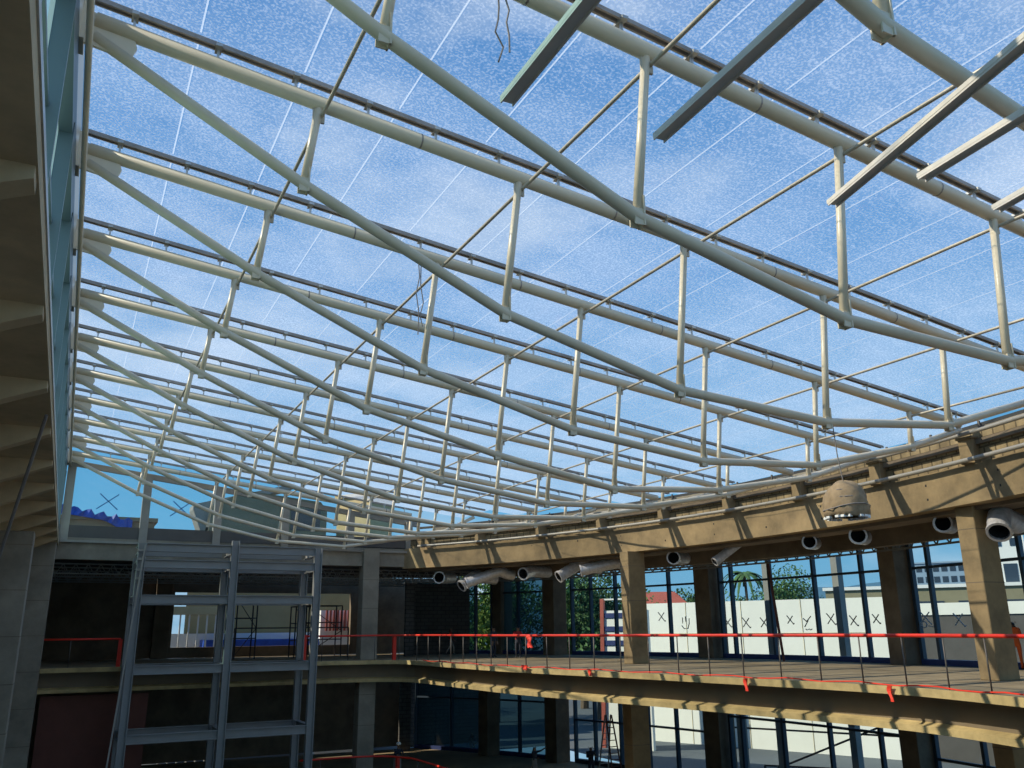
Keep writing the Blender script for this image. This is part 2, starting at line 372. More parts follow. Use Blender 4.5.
o = MB().sweep([(ringX(y, .62), y) for y in range(0, 50, 1)], [(.0, 5.87), (.2, 5.87), (.2, 5.98), (.0, 5.98)]).build('eave_channel', 'dark'); tag(o, 'black curved channel where the glass roof meets the right wall', 'metal channel')
eo = o
for i, y in enumerate([6.3+2*j for j in range(21)]):
    b = MB().box((ringX(y, .45)-.03, y-.03, 5.62), (ringX(y, .45)+.03, y+.03, 6.0)).build('eave_prop', 'post', eo)
for lab, off, z, r, mm in (('long pale steel pipe running along the top of the concrete ring beam', -.25, 4.74, .07, 'gable'), ('upper pale steel pipe curving along the block masonry', -.26, 5.52, .06, 'gable')):
    o = MB().tube([(ringX(y, off), y, z) for y in range(0, 49, 1)], r, 8).build('steel_pipe', mm, None, True); tag(o, lab, 'pipe')
for i in range(-1, 10):
    Y = 8.5+4*i; x = ringX(Y)
    m = MB().box((x-.10, Y-.24, 4.66), (x+.45, Y+.24, 5.45)).box((x-.16, Y-.28, 5.40), (x+.45, Y+.28, 5.48))
    o = m.build('pilaster', 'concrete', None, origin=(x, Y, 4.66), bevel=.015)
    tag(o, 'short concrete pilaster on the ring beam carrying a truss end, %s from the camera' % ORD[i+1], 'pilaster', 'pilasters on the ring beam')
# formwork marks on the ring beam
hole = MB()
for y in [10.5, 13.4, 15.5, 18.4, 21.6, 23.4, 26.4, 29.4, 32.4, 35.2, 38, 41]:
    for z in (3.85, 4.3):
        if random.random() < .75: hole.bar((ringX(y)-.012, y, z), (ringX(y)+.02, y, z), .07)
hole.build('tie_hole', 'ductin', wr)

# columns
column(24.95, 17.35, .95, .62, FL, 3.5, 'near square concrete column on the upper gallery at the right', rz=-.02)
column(23.95, 34.6, .95, .70, FL, 3.5, 'concrete column on the upper gallery at the centre of the ring beam')
column(23.6, 34.4, .95, .7, FL2, -2.75, 'concrete column standing below the upper gallery, sunlit on its lower left face')
column(24.95, 17.3, .95, .62, FL2, -2.75, 'concrete column below the gallery at the lower right corner')
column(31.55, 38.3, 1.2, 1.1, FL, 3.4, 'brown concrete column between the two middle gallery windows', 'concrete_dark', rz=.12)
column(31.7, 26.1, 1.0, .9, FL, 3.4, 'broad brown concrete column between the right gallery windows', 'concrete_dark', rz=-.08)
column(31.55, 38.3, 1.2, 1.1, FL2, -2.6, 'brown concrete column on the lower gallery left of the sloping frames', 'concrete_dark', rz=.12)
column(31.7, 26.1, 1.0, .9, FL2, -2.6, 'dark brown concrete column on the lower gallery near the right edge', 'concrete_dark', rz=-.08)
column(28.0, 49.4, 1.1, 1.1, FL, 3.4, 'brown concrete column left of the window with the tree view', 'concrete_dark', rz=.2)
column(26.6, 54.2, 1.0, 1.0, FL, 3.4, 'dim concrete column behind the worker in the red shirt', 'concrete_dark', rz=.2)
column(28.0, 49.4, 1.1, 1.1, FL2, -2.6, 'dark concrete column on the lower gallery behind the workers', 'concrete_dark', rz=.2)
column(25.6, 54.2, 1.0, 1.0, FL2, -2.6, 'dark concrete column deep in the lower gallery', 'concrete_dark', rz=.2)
column(15.55, 49.25, .95, .9, FL, 4.6, 'grey concrete column right of the steel tower on the upper floor', 'concrete_grey')
column(15.55, 49.25, .95, .9, FL2, -2.75, 'grey concrete column right of the steel tower on the lower floor', 'concrete_grey')
column(5.6, 61.5, 1.0, 1.0, FL, 3.4, 'dark column left of the bright rear opening', 'concrete_dark')

# ------------------------------------------------------------------ floors and edges
def slabpoly(): return EDGE+[(-3.3, 48.1), (-3.3, 62)]+list(reversed(OUT))
for nm, z in (('floor', FL), ('floor', FL2)):
    o = MB().prism(slabpoly(), z-.2, z).build(nm, 'slab'); tag(o, kind='structure')
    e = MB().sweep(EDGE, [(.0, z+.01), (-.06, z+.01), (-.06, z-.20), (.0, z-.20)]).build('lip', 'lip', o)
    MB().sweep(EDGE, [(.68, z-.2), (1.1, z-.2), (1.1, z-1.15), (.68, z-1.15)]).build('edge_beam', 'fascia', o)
    MB().sweep(EDGE, [(.40, z-.98), (.68, z-.90), (.68, z-1.15), (.40, z-1.15)]).build('sunlit_flange', 'lip', o)  # flange added, shaped and coloured as the sunlit lower strip of the band
c = struct('ceiling')
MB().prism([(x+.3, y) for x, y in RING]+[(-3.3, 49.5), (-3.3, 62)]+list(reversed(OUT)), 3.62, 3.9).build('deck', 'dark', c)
g = MB().add([(-60, -60, GR), (60, -60, GR), (60, 62, GR), (-60, 62, GR)], [(0, 1, 2, 3)]).build('floor', 'ground'); tag(g, kind='structure')
# open web joists carrying the deck, seen above the windows
def joist(pts, lab, zt=3.54, h=.5):
    m = MB()
    for a, b in zip(pts, pts[1:]):
        a = Vector(a); b = Vector(b); L = (b-a).length; n = max(2, int(L/.6))
        m.bar((a.x, a.y, zt), (b.x, b.y, zt), .08); m.bar((a.x, a.y, zt-h), (b.x, b.y, zt-h), .08)
        for i in range(n):
            p = a.lerp(b, i/n); q = a.lerp(b, (i+.5)/n); r = a.lerp(b, (i+1)/n)
            m.bar((p.x, p.y, zt), (q.x, q.y, zt-h), .045); m.bar((q.x, q.y, zt-h), (r.x, r.y, zt), .045)
    o = m.build('lattice_joist', 'steel'); tag(o, lab, 'joist', 'lattice joists under the gallery ceiling')
joist([(outX(y, -1.0), y) for y in range(12, 56, 4)], 'long lattice joist following the tops of the gallery windows')
joist([(outX(y, -2.6), y) for y in range(10, 56, 4)], 'second lattice joist just inside the window line')
for i, y in enumerate((51.5, 54.5, 57.5, 60)):
    joist([(-1, y), (26, y)], 'lattice joist across the dark rear hall, %s from the court' % ORD[i])
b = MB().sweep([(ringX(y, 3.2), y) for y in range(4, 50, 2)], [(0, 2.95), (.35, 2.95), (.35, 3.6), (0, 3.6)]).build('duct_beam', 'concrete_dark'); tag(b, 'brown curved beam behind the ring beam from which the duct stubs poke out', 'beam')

# ------------------------------------------------------------------ gallery windows
def gallery_window(idx, ys, z0, z1, transoms, marks=(), sillm='blueframe', frame='frame', glass='glass', gap=None):
    w = struct('window_%d' % idx)
    P = [Vector((outX(y, .2), y, 0)) for y in ys]
    for p in P:
        MB().box((p.x-.11, p.y-.07, z0), (p.x+.11, p.y+.07, z1)).build('mullion', frame, w)
    for i, (a, b) in enumerate(zip(P, P[1:])):
        if i != gap: MB().add([(a.x, a.y, z0), (b.x, b.y, z0), (b.x, b.y, z1), (a.x, a.y, z1)], [(0, 1, 2, 3)]).build('pane', glass, w)
        for t in transoms: MB().bar((a.x, a.y, t), (b.x, b.y, t), .14, .11).build('transom', frame, w)
        MB().bar((a.x, a.y, z0+.1), (b.x, b.y, z0+.1), .3, .26).build('sill', sillm, w)
    for (y, z, s, kind) in marks:
        m = MB(); x = outX(y, .2)-.05
        d = Vector((outX(y+.5, .2)-outX(y-.5, .2), 1, 0)).normalized()
        o = Vector((x, y, z))
        def st(a, b): m.bar(o+d*(-a[0]*s)+Vector((0, 0, a[1]*s)), o+d*(-b[0]*s)+Vector((0, 0, b[1]*s)), .035, .035)
        if kind == 'X': st((-.5, .55), (.5, -.5)); st((.42, .5), (-.45, -.4)); st((.5, -.5), (.6, -.38))
        if kind == 'U':
            st((-.35, .5), (-.35, -.1)); st((.05, .6), (.05, .05)); st((-.5, -.3), (-.2, -.62)); st((-.2, -.62), (.3, -.6)); st((.3, -.6), (.5, -.1)); st((.5, -.1), (.52, .4))
        if kind == 'S':
            for a, b in (((-.5, .3), (-.1, .0)), ((-.1, 0), (.5, .5)), ((-.4, -.5), (.1, .1)), ((-.3, -.7), (-.1, -.8)), ((.0, -.75), (.2, -.7)), ((.25, -.8), (.5, -.7))): st(a, b)
        if kind == 'R':
            a0 = None
            for t in range(9):
                an = t*math.pi/4; q = (math.cos(an)*.3-.2, math.sin(an)*.25-.5)
                if a0: st(a0, q)
                a0 = q
            st((-.5, .6), (.6, -.5)); st((.5, .5), (-.5, -.4)); st((.2, -.6), (.8, -.7))
        m.build('chalk_mark', 'hazy' if idx == 4 else 'mark', w)
    return w
ZT = 3.35
gallery_window(2, [48.5, 47.06, 45.2, 43.2, 41.2, 39.2], FL, ZT, [2.35], [(41.8, .57, .5, 'X'), (40.1, .25, .55, 'U')])
gallery_window(3, [37.5, 36.7, 34.07, 31.23, 28.34, 26.9], FL, ZT, [2.32], [(37.1, .19, .45, 'X'), (35.86, .17, .5, 'X'), (34.66, .16, .5, 'X'), (32.95, .28, .4, 'X'), (31.87, .2, .5, 'S'), (30.4, .28, .5, 'X'), (29.07, .19, .45, 'X'), (27.77, .25, .4, 'X')])
gallery_window(4, [25.5, 24.6, 22.2, 20.15, 18, 15.8], FL, ZT, [2.31], [(25.12, .25, .5, 'R'), (23.43, .15, .5, 'X')])
gallery_window(5, [48.5, 47.06, 45.2, 43.2, 41.2, 39.2], FL2, -2.6, [-5.4], sillm='frame')
gallery_window(6, [37.5, 36.7, 34.07, 31.23, 28.34, 26.9], FL2, -2.6, [-4.5], sillm='frame')
gallery_window(7, [25.5, 23.2, 20.7, 18, 15.8], FL2, -2.6, [-5.2], sillm='frame')
gallery_window(8, [60, 57.5, 55.8, 54.6, 52.6, 50.3], FL, ZT, [2.35], glass='tealglass', gap=2)
gallery_window(10, [60, 57.5, 55, 52.6, 50.3], FL2, -2.6, [-4.5], glass='tealglass')

# ------------------------------------------------------------------ far gable above the rear opening
gw = struct('window_9'); GY = 49.3
def gtop(x): return roofZ(x)+.04
MB().bar((-.8, GY, gtop(-.8)-.35), (18.6, GY, gtop(18.6)-.35), .25, .28).build('head_rail', 'gable', gw)
MB().bar((-.8, GY, 5.0), (18.6, GY, 4.95), .4, .62).build('bottom_rail', 'gable_dark', gw)
for x in (-.55, 3.15, 6.83, 10.5, 14.3, 17.9):
    MB().box((x-.2, GY-.30, 4.45), (x+.2, GY+.12, gtop(x)-.3)).build('mullion', 'gable', gw)
for a, b in ((-.35, 2.95), (3.35, 6.63), (7.03, 10.3), (10.7, 14.1), (14.5, 17.7)):
    MB().add([(a, GY+.02, 5.3), (b, GY+.02, 5.3), (b, GY+.02, gtop(b)-.4), (a, GY+.02, gtop(a)-.4)], [(0, 1, 2, 3)]).build('pane', 'glass', gw)
for x, z in ((1.3, 6.6), (4.9, 6.4)):
    m = MB(); m.bar((x-.5, GY-.03, z-.4), (x+.5, GY-.03, z+.4), .05); m.bar((x-.4, GY-.03, z+.4), (x+.5, GY-.03, z-.4), .05); m.build('blue_cross_mark', 'bluemark', gw)
wf = struct('wall_back')
MB().box((-.8, GY-.2, 3.6), (18.7, GY+.35, 4.69)).build('lintel', 'concrete_grey', wf)
MB().bar((-.8, GY-.32, 4.5), (18.7, GY-.32, 4.45), .12, .12).build('ledge_angle', 'gable', wf)
# rear wall of the hall with the bright opening
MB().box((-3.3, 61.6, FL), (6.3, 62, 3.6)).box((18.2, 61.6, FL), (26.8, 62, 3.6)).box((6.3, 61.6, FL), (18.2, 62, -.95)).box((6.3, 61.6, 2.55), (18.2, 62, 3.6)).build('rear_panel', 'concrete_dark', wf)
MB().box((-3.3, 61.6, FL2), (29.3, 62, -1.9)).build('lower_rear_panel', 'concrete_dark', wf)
def blockwall(x0, x1, y, z0, z1, lab):
    o = MB().box((x0, y, z0), (x1, y+.2, z1)).build('block_wall', 'block_grey'); tag(o, lab, 'wall')
    uv = o.data.uv_layers.new(name='UVMap')
    for p in o.data.polygons:
        for li in p.loop_indices:
            v = o.data.vertices[o.data.loops[li].vertex_index].co; uv.data[li].uv = (v.x+v.y, v.z)
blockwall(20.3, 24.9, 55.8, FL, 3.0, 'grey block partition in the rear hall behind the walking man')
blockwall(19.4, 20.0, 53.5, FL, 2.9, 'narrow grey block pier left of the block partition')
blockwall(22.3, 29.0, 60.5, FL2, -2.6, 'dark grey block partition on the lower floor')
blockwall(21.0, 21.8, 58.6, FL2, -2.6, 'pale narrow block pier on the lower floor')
o = MB().box((-.6, 49.0, FL2), (4.2, 49.1, -2.9)).build('plywood_hoarding', 'plywood'); tag(o, 'dark red-brown boarding under the gallery left of the steel tower', 'boarding')

# ------------------------------------------------------------------ steel tower
PX = (2.9, 7.17, 11.33); F, B = 44.6, 47.5
st = thing('steel_tower', 'grey steel lift-shaft frame standing before the rear gallery', 'steel frame', (7.1, 46, GR))
for i, x in enumerate(PX):
    for y in (F, B):
        if i == 1 and y == F: top = 4.35
        else: top = 4.1 if y == F else 3.6
        w = .16
        m = MB()
        for o in (-w, w): m.box((x+o-.02, y-.17, GR), (x+o+.02, y+.17, top))
        m.box((x-w, y-.02, GR), (x+w, y+.02, top))
        m.build('post', 'steel', st)
def ibeam(a, b, h=.36, w=.24):
    a = Vector(a); b = Vector(b); m = MB(); up = Vector((0, 0, h/2))
    m.bar(a+up, b+up, w, .035); m.bar(a-up, b-up, w, .035); m.bar(a, b, .03, h); return m.build('beam', 'steel', st)
for z in (3.92, 3.16, 1.52, -1.66, -4.62, -7.9, -11):
    for y in (F, B):
        for a, b in ((PX[0], PX[1]), (PX[1], PX[2])): ibeam((a+.18, y, z), (b-.18, y, z))
    for x in PX: ibeam((x, F+.17, z), (x, B-.17, z))
MB().bar((2.3, 44.3, -7), (3.0, 44.3, 4.0), .07).build('cable_tray', 'gable', st)
for z in (3.7, 3.3, 2.8, 2.4): MB().box((2.70, 44.35, z), (2.98, 44.42, z+.1)).build('cleat', 'gable', st)

# ------------------------------------------------------------------ railings
def railing(path, z, posts, lab, endpost=(), zf=None):
    r = thing('guard_rail', lab, 'railing', (path[0][0], path[0][1], z))
    MB().tube([(x, y, z+1.32) for x, y in path], .05, 8).build('handrail', 'red', r, True)
    for x, y in posts: MB().tube([(x, y, z), (x, y, z+1.32)], .022, 6).build('post', 'post', r, True)
    for x, y in endpost: MB().box((x-.09, y-.09, z), (x+.09, y+.09, z+1.3)).build('end_post', 'red', r)
    return r
inner = [(x+.22*(1 if y < 46 else 0), y+(.15 if y > 44 else 0)) for x, y in EDGE if x > 11.6 or y < 20]
def along(path, d0, step):
    out = []; need = d0; 
    for a, b in zip(path, path[1:]):
        L = math.hypot(b[0]-a[0], b[1]-a[1]); t = need
        while t < L: out.append((a[0]+(b[0]-a[0])*t/L, a[1]+(b[1]-a[1])*t/L)); t += step
        need = t-L
    return out
rl = railing(inner, FL, along(inner, 1., 1.45), 'long red handrail on thin posts curving along the upper gallery', [(16.6, 47.5)])
railing([(-.8, 48.3), (2.6, 48.3)], FL, [(.4, 48.3)], 'short red handrail section left of the steel tower', [(2.6, 48.3)])
inner2 = [p for p in inner]
railing(inner2, FL2, along(inner2, 1., 2.), 'red handrail along the lower gallery at the bottom edge', [(16.9, 47.3)])
o = MB().box((11.62, 48.2, FL), (11.86, 48.4, -.2)).build('red_hoarding_post', 'red'); tag(o, 'dull red post standing beside the tower right leg', 'post')
# barrier tape along the slab edge
tp = [(x+.12, y, FL+.04+.03*math.sin(i*1.7)) for i, (x, y) in enumerate(EDGE) if y < 45 and i > 4]
o = MB().tube(tp, .02, 5).build('barrier_tape', 'redcloth'); tag(o, 'thin red tape trailing along the upper slab edge', 'tape')
def ribbon(x, y, z, h, w, lab, name='hanging_ribbon'):
    m = MB(); k = 6; vs = []
    for i in range(k+1):
        t = i/k; ww = w*(1-.3*t+.15*math.sin(t*7)); off = .06*math.sin(t*5)
        vs += [(x-.08+off*.4, y-ww/2+off, z-h*t), (x-.08+off*.4, y+ww/2+off, z-h*t), (x-.05+off*.4, y+ww/2+off, z-h*t), (x-.05+off*.4, y-ww/2+off, z-h*t)]
    fs = [(0, 1, 2, 3), (4*k+3, 4*k+2, 4*k+1, 4*k)]
    for i in range(k):
        for j in range(4): fs.append((4*i+j, 4*i+(j+1) % 4, 4*i+4+(j+1) % 4, 4*i+4+j))
    m.add(vs, fs); o = m.build(name, 'redcloth', None, origin=(x, y, z)); tag(o, lab, 'ribbon', 'red ribbons on the slab edge')
ribbon(19.55, 22.2, FL+.02, .38, .16, 'bright red ribbon hanging over the slab edge at the centre right')
ribbon(20.15, 17.2, FL+.02, .40, .13, 'bright red ribbon hanging over the slab edge nearest the right corner')
ribbon(18.35, 29.6, FL+.05, .22, .22, 'small red ribbon scrap on the slab edge below the centre column')
ribbon(17.6, 33.6, FL+.12, .18, .5, 'crumpled red scrap on the slab edge left of the centre column')
o = MB().add([], []) 
cl = MB(); vs = []; fs = []
for i in range(7):
    for j in range(5):
        vs.append((17.70+.04*math.sin(i*1.3+j), 33.3+j*.09-.02*i, -.25-i*.085-(.03 if j % 2 else 0)))
for i in range(6):
    for j in range(4): a = i*5+j; fs.append((a, a+1, a+6, a+5))
cl.add(vs, fs); o = cl.build('hanging_cloth', 'redcloth'); md = o.modifiers.new('t', 'SOLIDIFY'); md.thickness = .03
tag(o, 'orange-red cloth draped over the handrail beside the worker', 'cloth')

# ------------------------------------------------------------------ duct stubs
def duct(y, z, yaw, tilt, lab, L=1.6, r=.30, off=1.2, elbow=False):
    x = ringX(y, off)
    d = Vector((-math.cos(yaw), -math.sin(yaw), -math.sin(tilt))).normalized()
    p0 = Vector((x, y, z)); t = thing('air_duct', lab, 'duct', tuple(p0), 'duct stubs under the ring beam')
    back = p0-Vector((-1, 0, 0))*2.0*1.0
    back = p0-d*1.1 if elbow else p0+Vector((math.cos(yaw), math.sin(yaw)*.6, .04))*1.75
    pts = []; rr = []; N = 26
    tip = p0+d*L*.5
    mid = p0-d*L*.35
    ctrl = [back, back.lerp(mid, .55), mid, tip]
    path = sm([tuple(c) for c in ctrl], 9)
    for i, p in enumerate(path): pts.append(p); rr.append(r*(1.0 if i % 2 else .95))
    MB().tube(pts, rr, 16, cap=False).build('tube', 'duct', t, True)
    # collar, and a black sleeve painting the darkness inside the duct
    tip = Vector(path[-1]); dd = (tip-Vector(path[-2])).normalized()
    m = MB(); n = 20; a = dd.cross(Vector((0, 0, 1))).normalized(); b = dd.cross(a); vs = []
    for q, s_ in ((r*1.08, 0), (r*1.08, .10), (r*.86, .10), (r*.86, 0)):
        for j in range(n):
            an = 2*math.pi*j/n; vs.append(tip-dd*.02+dd*s_+(a*math.cos(an)+b*math.sin(an))*q)
    m.add(vs, [(k*n+j, k*n+(j+1) % n, ((k+1) % 4)*n+(j+1) % n, ((k+1) % 4)*n+j) for k in range(4) for j in range(n)])
    m.build('collar', 'duct', t)
    m = MB(); vs = []
    for s_, q in ((.06, .86), (-.5, .86)):
        for j in range(n):
            an = 2*math.pi*j/n; vs.append(tip+dd*s_+(a*math.cos(an)+b*math.sin(an))*r*q)
    m.add(vs, [(j, (j+1) % n, n+(j+1) % n, n+j) for j in range(n)]+[tuple(n+j for j in range(n))]).build('dark_mouth', 'ductin', t)
DL = 'galvanised duct stub below the ring beam, '
duct(48.2, 2.95, .9, .0, DL+'farthest left one seen end-on', .7, .33)
duct(46.4, 2.75, .1, .7, DL+'second from the far end, drooping', 1.2, .33)
duct(45.4, 2.9, -.3, .35, DL+'third from the far end, long', 2.2, .30)
duct(42.6, 3.0, .5, .2, DL+'dull one left of the tree window', 1.0, .32)
duct(39.8, 3.0, -.1, .55, DL+'slanting one above the tree window', 1.6, .30)
duct(37.9, 3.05, -.5, .2, DL+'bright one just left of the centre column', 2.0, .28)
duct(33.2, 3.15, .8, .05, DL+'dim one just right of the centre column', .8, .30)
duct(30.2, 3.08, -.3, .75, DL+'thin shiny one pointing down left of centre', 1.0, .20, elbow=True)
duct(25.4, 3.2, .85, .03, DL+'round open mouth left of the wrapped lamp', .5, .27)
duct(22.9, 3.2, .80, .03, DL+'round open mouth under the wrapped lamp', .5, .30)
duct(19.0, 3.2, .70, .03, DL+'round open mouth left of the near column', .5, .28)
duct(16.5, 2.95, .45, 1.0, DL+'short dented one right of the near column', .9, .33, off=.9)

# ------------------------------------------------------------------ wrapped lamp hanging from the truss
lp = thing('wrapped_lamp', 'dome lamp wrapped in jute cloth hanging before the ring beam', 'lamp', (13.98, 12.5, 2.16))
prof = [(.02, 2.86), (.22, 2.83), (.40, 2.72), (.50, 2.56), (.545, 2.4), (.55, 2.22), (.53, 2.12), (.49, 2.12)]
vs = []; n = 28
for r, z in prof:
    for j in range(n):
        a = 2*math.pi*j/n; rr = .80*r*(1+.045*math.sin(a*5+z*9)+.03*math.sin(a*11+z*23)); vs.append((13.98+rr*math.cos(a), 12.5+rr*math.sin(a), z+.02*math.sin(a*3+z*8)))
m = MB().add(vs, [(i*n+j, i*n+(j+1) % n, (i+1)*n+(j+1) % n, (i+1)*n+j) for i in range(len(prof)-1) for j in range(n)]+[tuple(reversed(range(n)))])
m.build('cloth_wrap', 'sack', lp, True)
m = MB()
for k in range(3):
    z = 2.3+k*.15; m.tube([(13.98+.465*(1-.12*k)*math.cos(a/12*2*math.pi), 12.5+.465*(1-.12*k)*math.sin(a/12*2*math.pi), z+.05*math.sin(a*.9+k)) for a in range(13)], .012, 5)
m.build('binding_string', 'rope', lp)
for j in range(22):
    if j % 4 == 3: continue
    m = MB(); a = 2*math.pi*j/22; m.box((13.98+.40*math.cos(a)-.04, 12.5+.40*math.sin(a)-.04, 2.085), (13.98+.40*math.cos(a)+.04, 12.5+.40*math.sin(a)+.04, 2.13))
    m.build('rim_tape', 'fringe', lp)
m = MB().tube([(13.98, 12.5, 2.85), (13.9, 12.5, 3.4), (13.86, 12.5, 4.15)], .012, 5); m.build('hanging_wire', 'rope', lp)
def dangle(pts, lab, twin=.1, r=.013):
    m = MB()
    for s_ in (0, 1):
        m.tube([(x+s_*twin+.03*math.sin(i*2.1+s_*2), y, z+s_*.2) for i, (x, y, z) in enumerate(pts)], r, 5)
    o = m.build('dangling_wire', 'rope'); tag(o, lab, 'wire')
dangle([(4.17, 8.5, 8.25), (4.16, 8.5, 7.9), (4.20, 8.5, 7.7), (4.13, 8.5, 7.5), (4.22, 8.5, 7.3), (4.2, 8.5, 7.05)], 'twisted wire pair dangling from the second truss at the top centre', .14)
dangle([(6.08, 16.5, 8.0), (6.1, 16.5, 7.5), (6.08, 16.5, 7.1), (6.12, 16.5, 6.7), (6.10, 16.5, 6.4), (6.14, 16.5, 6.15)], 'rope loop dangling from the fourth truss left of centre', .08)
# thin bent strap off the ledge pipe at the far end
o = MB().bar((18.6, 48.4, 5.4), (18.75, 48.3, 4.75), .12, .1).bar((18.7, 48.35, 4.7), (19.2, 47.6, 3.55), .14, .08).build('bent_strap', 'bright_alu'); tag(o, 'pale bent metal strap at the far end of the ring beam', 'metal strap')

# ------------------------------------------------------------------ people
def person(x, y, z, yaw, pose, shirt, pants, lab, hat=None):
    o_ = thing('person', lab, 'person', (x, y, z))
    J = {'pelvis': (0, 0, .93), 'waist': (0, 0, 1.08), 'chest': (0, .01, 1.30), 'neck': (0, 0, 1.46), 'head0': (0, -.01, 1.55), 'head1': (0, -.01, 1.66),
         'sl': (.18, 0, 1.40), 'el': (.23, .03, 1.14), 'wl': (.22, -.08, .90), 'hl': (.21, -.12, .80), 'sr': (-.18, 0, 1.40), 'er': (-.23, .03, 1.14), 'wr': (-.22, -.08, .90), 'hr': (-.21, -.12, .80),
         'pl': (.10, 0, .88), 'kl': (.11, -.03, .50), 'al': (.11, .02, .09), 'fl': (.12, -.14, .04), 'pr': (-.10, 0, .88), 'kr': (-.11, -.03, .50), 'ar': (-.11, .02, .09), 'fr': (-.12, -.14, .04)}
    if pose == 'walk': J.update(kl=(.10, -.20, .52), al=(.10, -.22, .09), fl=(.10, -.38, .05), kr=(-.10, .06, .50), ar=(-.10, .30, .14), fr=(-.11, .18, .05), wr=(-.24, -.20, .95), hr=(-.23, -.28, .88))
    if pose == 'lean': J.update(el=(.26, -.14, 1.18), wl=(.18, -.36, 1.22), hl=(.15, -.44, 1.24), er=(-.26, -.14, 1.18), wr=(-.18, -.36, 1.22), hr=(-.15, -.44, 1.24))
    if pose == 'reach': J.update(el=(.30, -.22, 1.45), wl=(.34, -.42, 1.58), hl=(.35, -.5, 1.62), er=(-.24, -.12, 1.16), wr=(-.16, -.34, 1.15), hr=(-.12, -.42, 1.15))
    if pose == 'crouch':
        J.update(pelvis=(0, .18, .36), waist=(0, .14, .50), chest=(0, .0, .70), neck=(0, -.08, .84), head0=(0, -.12, .92), head1=(0, -.15, 1.03), sl=(.18, -.04, .78), el=(.24, -.2, .56), wl=(.16, -.38, .42), hl=(.14, -.44, .35),
                 sr=(-.18, -.04, .78), er=(-.24, -.2, .56), wr=(-.16, -.38, .42), hr=(-.14, -.44, .35), pl=(.11, .16, .34), kl=(.17, -.22, .46), al=(.14, .02, .09), fl=(.15, -.14, .04), pr=(-.11, .16, .34), kr=(-.17, -.22, .46), ar=(-.14, .02, .09), fr=(-.15, -.14, .04))
    R = {'pelvis': .15, 'waist': .135, 'chest': .16, 'neck': .06, 'head0': .085, 'head1': .095, 's': .075, 'e': .05, 'w': .034, 'h': .045, 'p': .10, 'k': .065, 'a': .045, 'f': .045}
    E = [('pelvis', 'waist'), ('waist', 'chest'), ('chest', 'neck'), ('neck', 'head0'), ('head0', 'head1')]
    for s_ in 'lr': E += [('chest', 's'+s_), ('s'+s_, 'e'+s_), ('e'+s_, 'w'+s_), ('w'+s_, 'h'+s_), ('pelvis', 'p'+s_), ('p'+s_, 'k'+s_), ('k'+s_, 'a'+s_), ('a'+s_, 'f'+s_)]
    # five fingers
    fing = []
    for s_ in 'lr':
        w = Vector(J['w'+s_]); h = Vector(J['h'+s_]); d = (h-w).normalized(); side = d.cross(Vector((0, 1, 0)) if abs(d.y) < .7 else Vector((0, 0, 1))).normalized()
        for q, (o1, l1) in enumerate(((-.028, .075), (-.01, .09), (.01, .085), (.028, .065), (.05, .045))):
            nm = 'g%s%d' % (s_, q); nm2 = nm+'t'
            J[nm] = tuple(h+side*o1+d*(.02 if q < 4 else -.02)); J[nm2] = tuple(Vector(J[nm])+d*l1+Vector((0, -.02, -.01)))
            E += [('h'+s_, nm), (nm, nm2)]; R[nm] = .010; R[nm2] = .008
    names = list(J); me = bpy.data.meshes.new('body'); me.from_pydata([J[k] for k in names], [(names.index(a), names.index(b)) for a, b in E], [])
    ob = bpy.data.objects.new('tmp', me); COL.objects.link(ob)
    md = ob.modifiers.new('skin', 'SKIN'); sk = me.skin_vertices[0].data
    for i, k in enumerate(names):
        r = R.get(k, R.get(k[0], .05)); sk[i].radius = (r, r); sk[i].use_root = (k == 'pelvis')
        if k in ('chest', 'pelvis', 'waist'): sk[i].radius = (r, r*.72)
    md = ob.modifiers.new('sub', 'SUBSURF'); md.levels = 1; md.render_levels = 1
    dg = bpy.context.evaluated_depsgraph_get(); m2 = bpy.data.meshes.new_from_object(ob.evaluated_get(dg)); bpy.data.objects.remove(ob)
    m2.materials.clear()
    for mm in (shirt, pants, 'skin', 'hair'): m2.materials.append(M[mm])
    hip = Vector(J['waist']); neck = Vector(J['neck']); hz = J['head1'][2]
    hands = [Vector(J['hl']), Vector(J['hr'])]; feet = [Vector(J['fl']), Vector(J['fr'])]; kn = [Vector(J[k]) for k in ('kl', 'kr', 'al', 'ar', 'pl', 'pr')]
    arms = [Vector(J[k]) for k in ('el', 'er', 'wl', 'wr', 'sl', 'sr')]
    for p in m2.polygons:
        c = p.center; p.use_smooth = True
        dh = min((c-h).length for h in hands); 
        if dh < .13: p.material_index = 2
        elif c.z > neck.z+.02 and (c-Vector(J['head0'])).length < .3: p.material_index = 3 if (c.z > hz+.02 or c.y > J['head0'][1]+.03) else 2
        elif min((c-a).length for a in arms) < min((c-a).length for a in kn+feet+[Vector(J['pelvis'])]) or c.z > hip.z+.02: p.material_index = 0
        else: p.material_index = 1
        if min((c-a).length for a in feet) < .1: p.material_index = 3
    b = bpy.data.objects.new('body', m2); COL.objects.link(b); b.parent = o_; o_.rotation_euler.z = yaw
    # face
    H = Vector(J['head1']); f = MB()
    def at(dx, dz_, dy=-.088): return (H.x+dx, H.y+dy, H.z+dz_)
    f.tube([at(0, -.0, -.085), at(0, -.04, -.12), at(0, -.05, -.09)], [.008, .014, .01], 6).build('nose', 'skin', b)
    e = MB()
    for sx in (-.034, .034): e.tube([at(sx-.012, .0), at(sx+.012, .0)], .007, 6)
    e.tube([at(-.022, -.082, -.078), at(.022, -.082, -.078)], .006, 6); e.build('eyes_and_mouth', 'hair', b)
    e = MB()
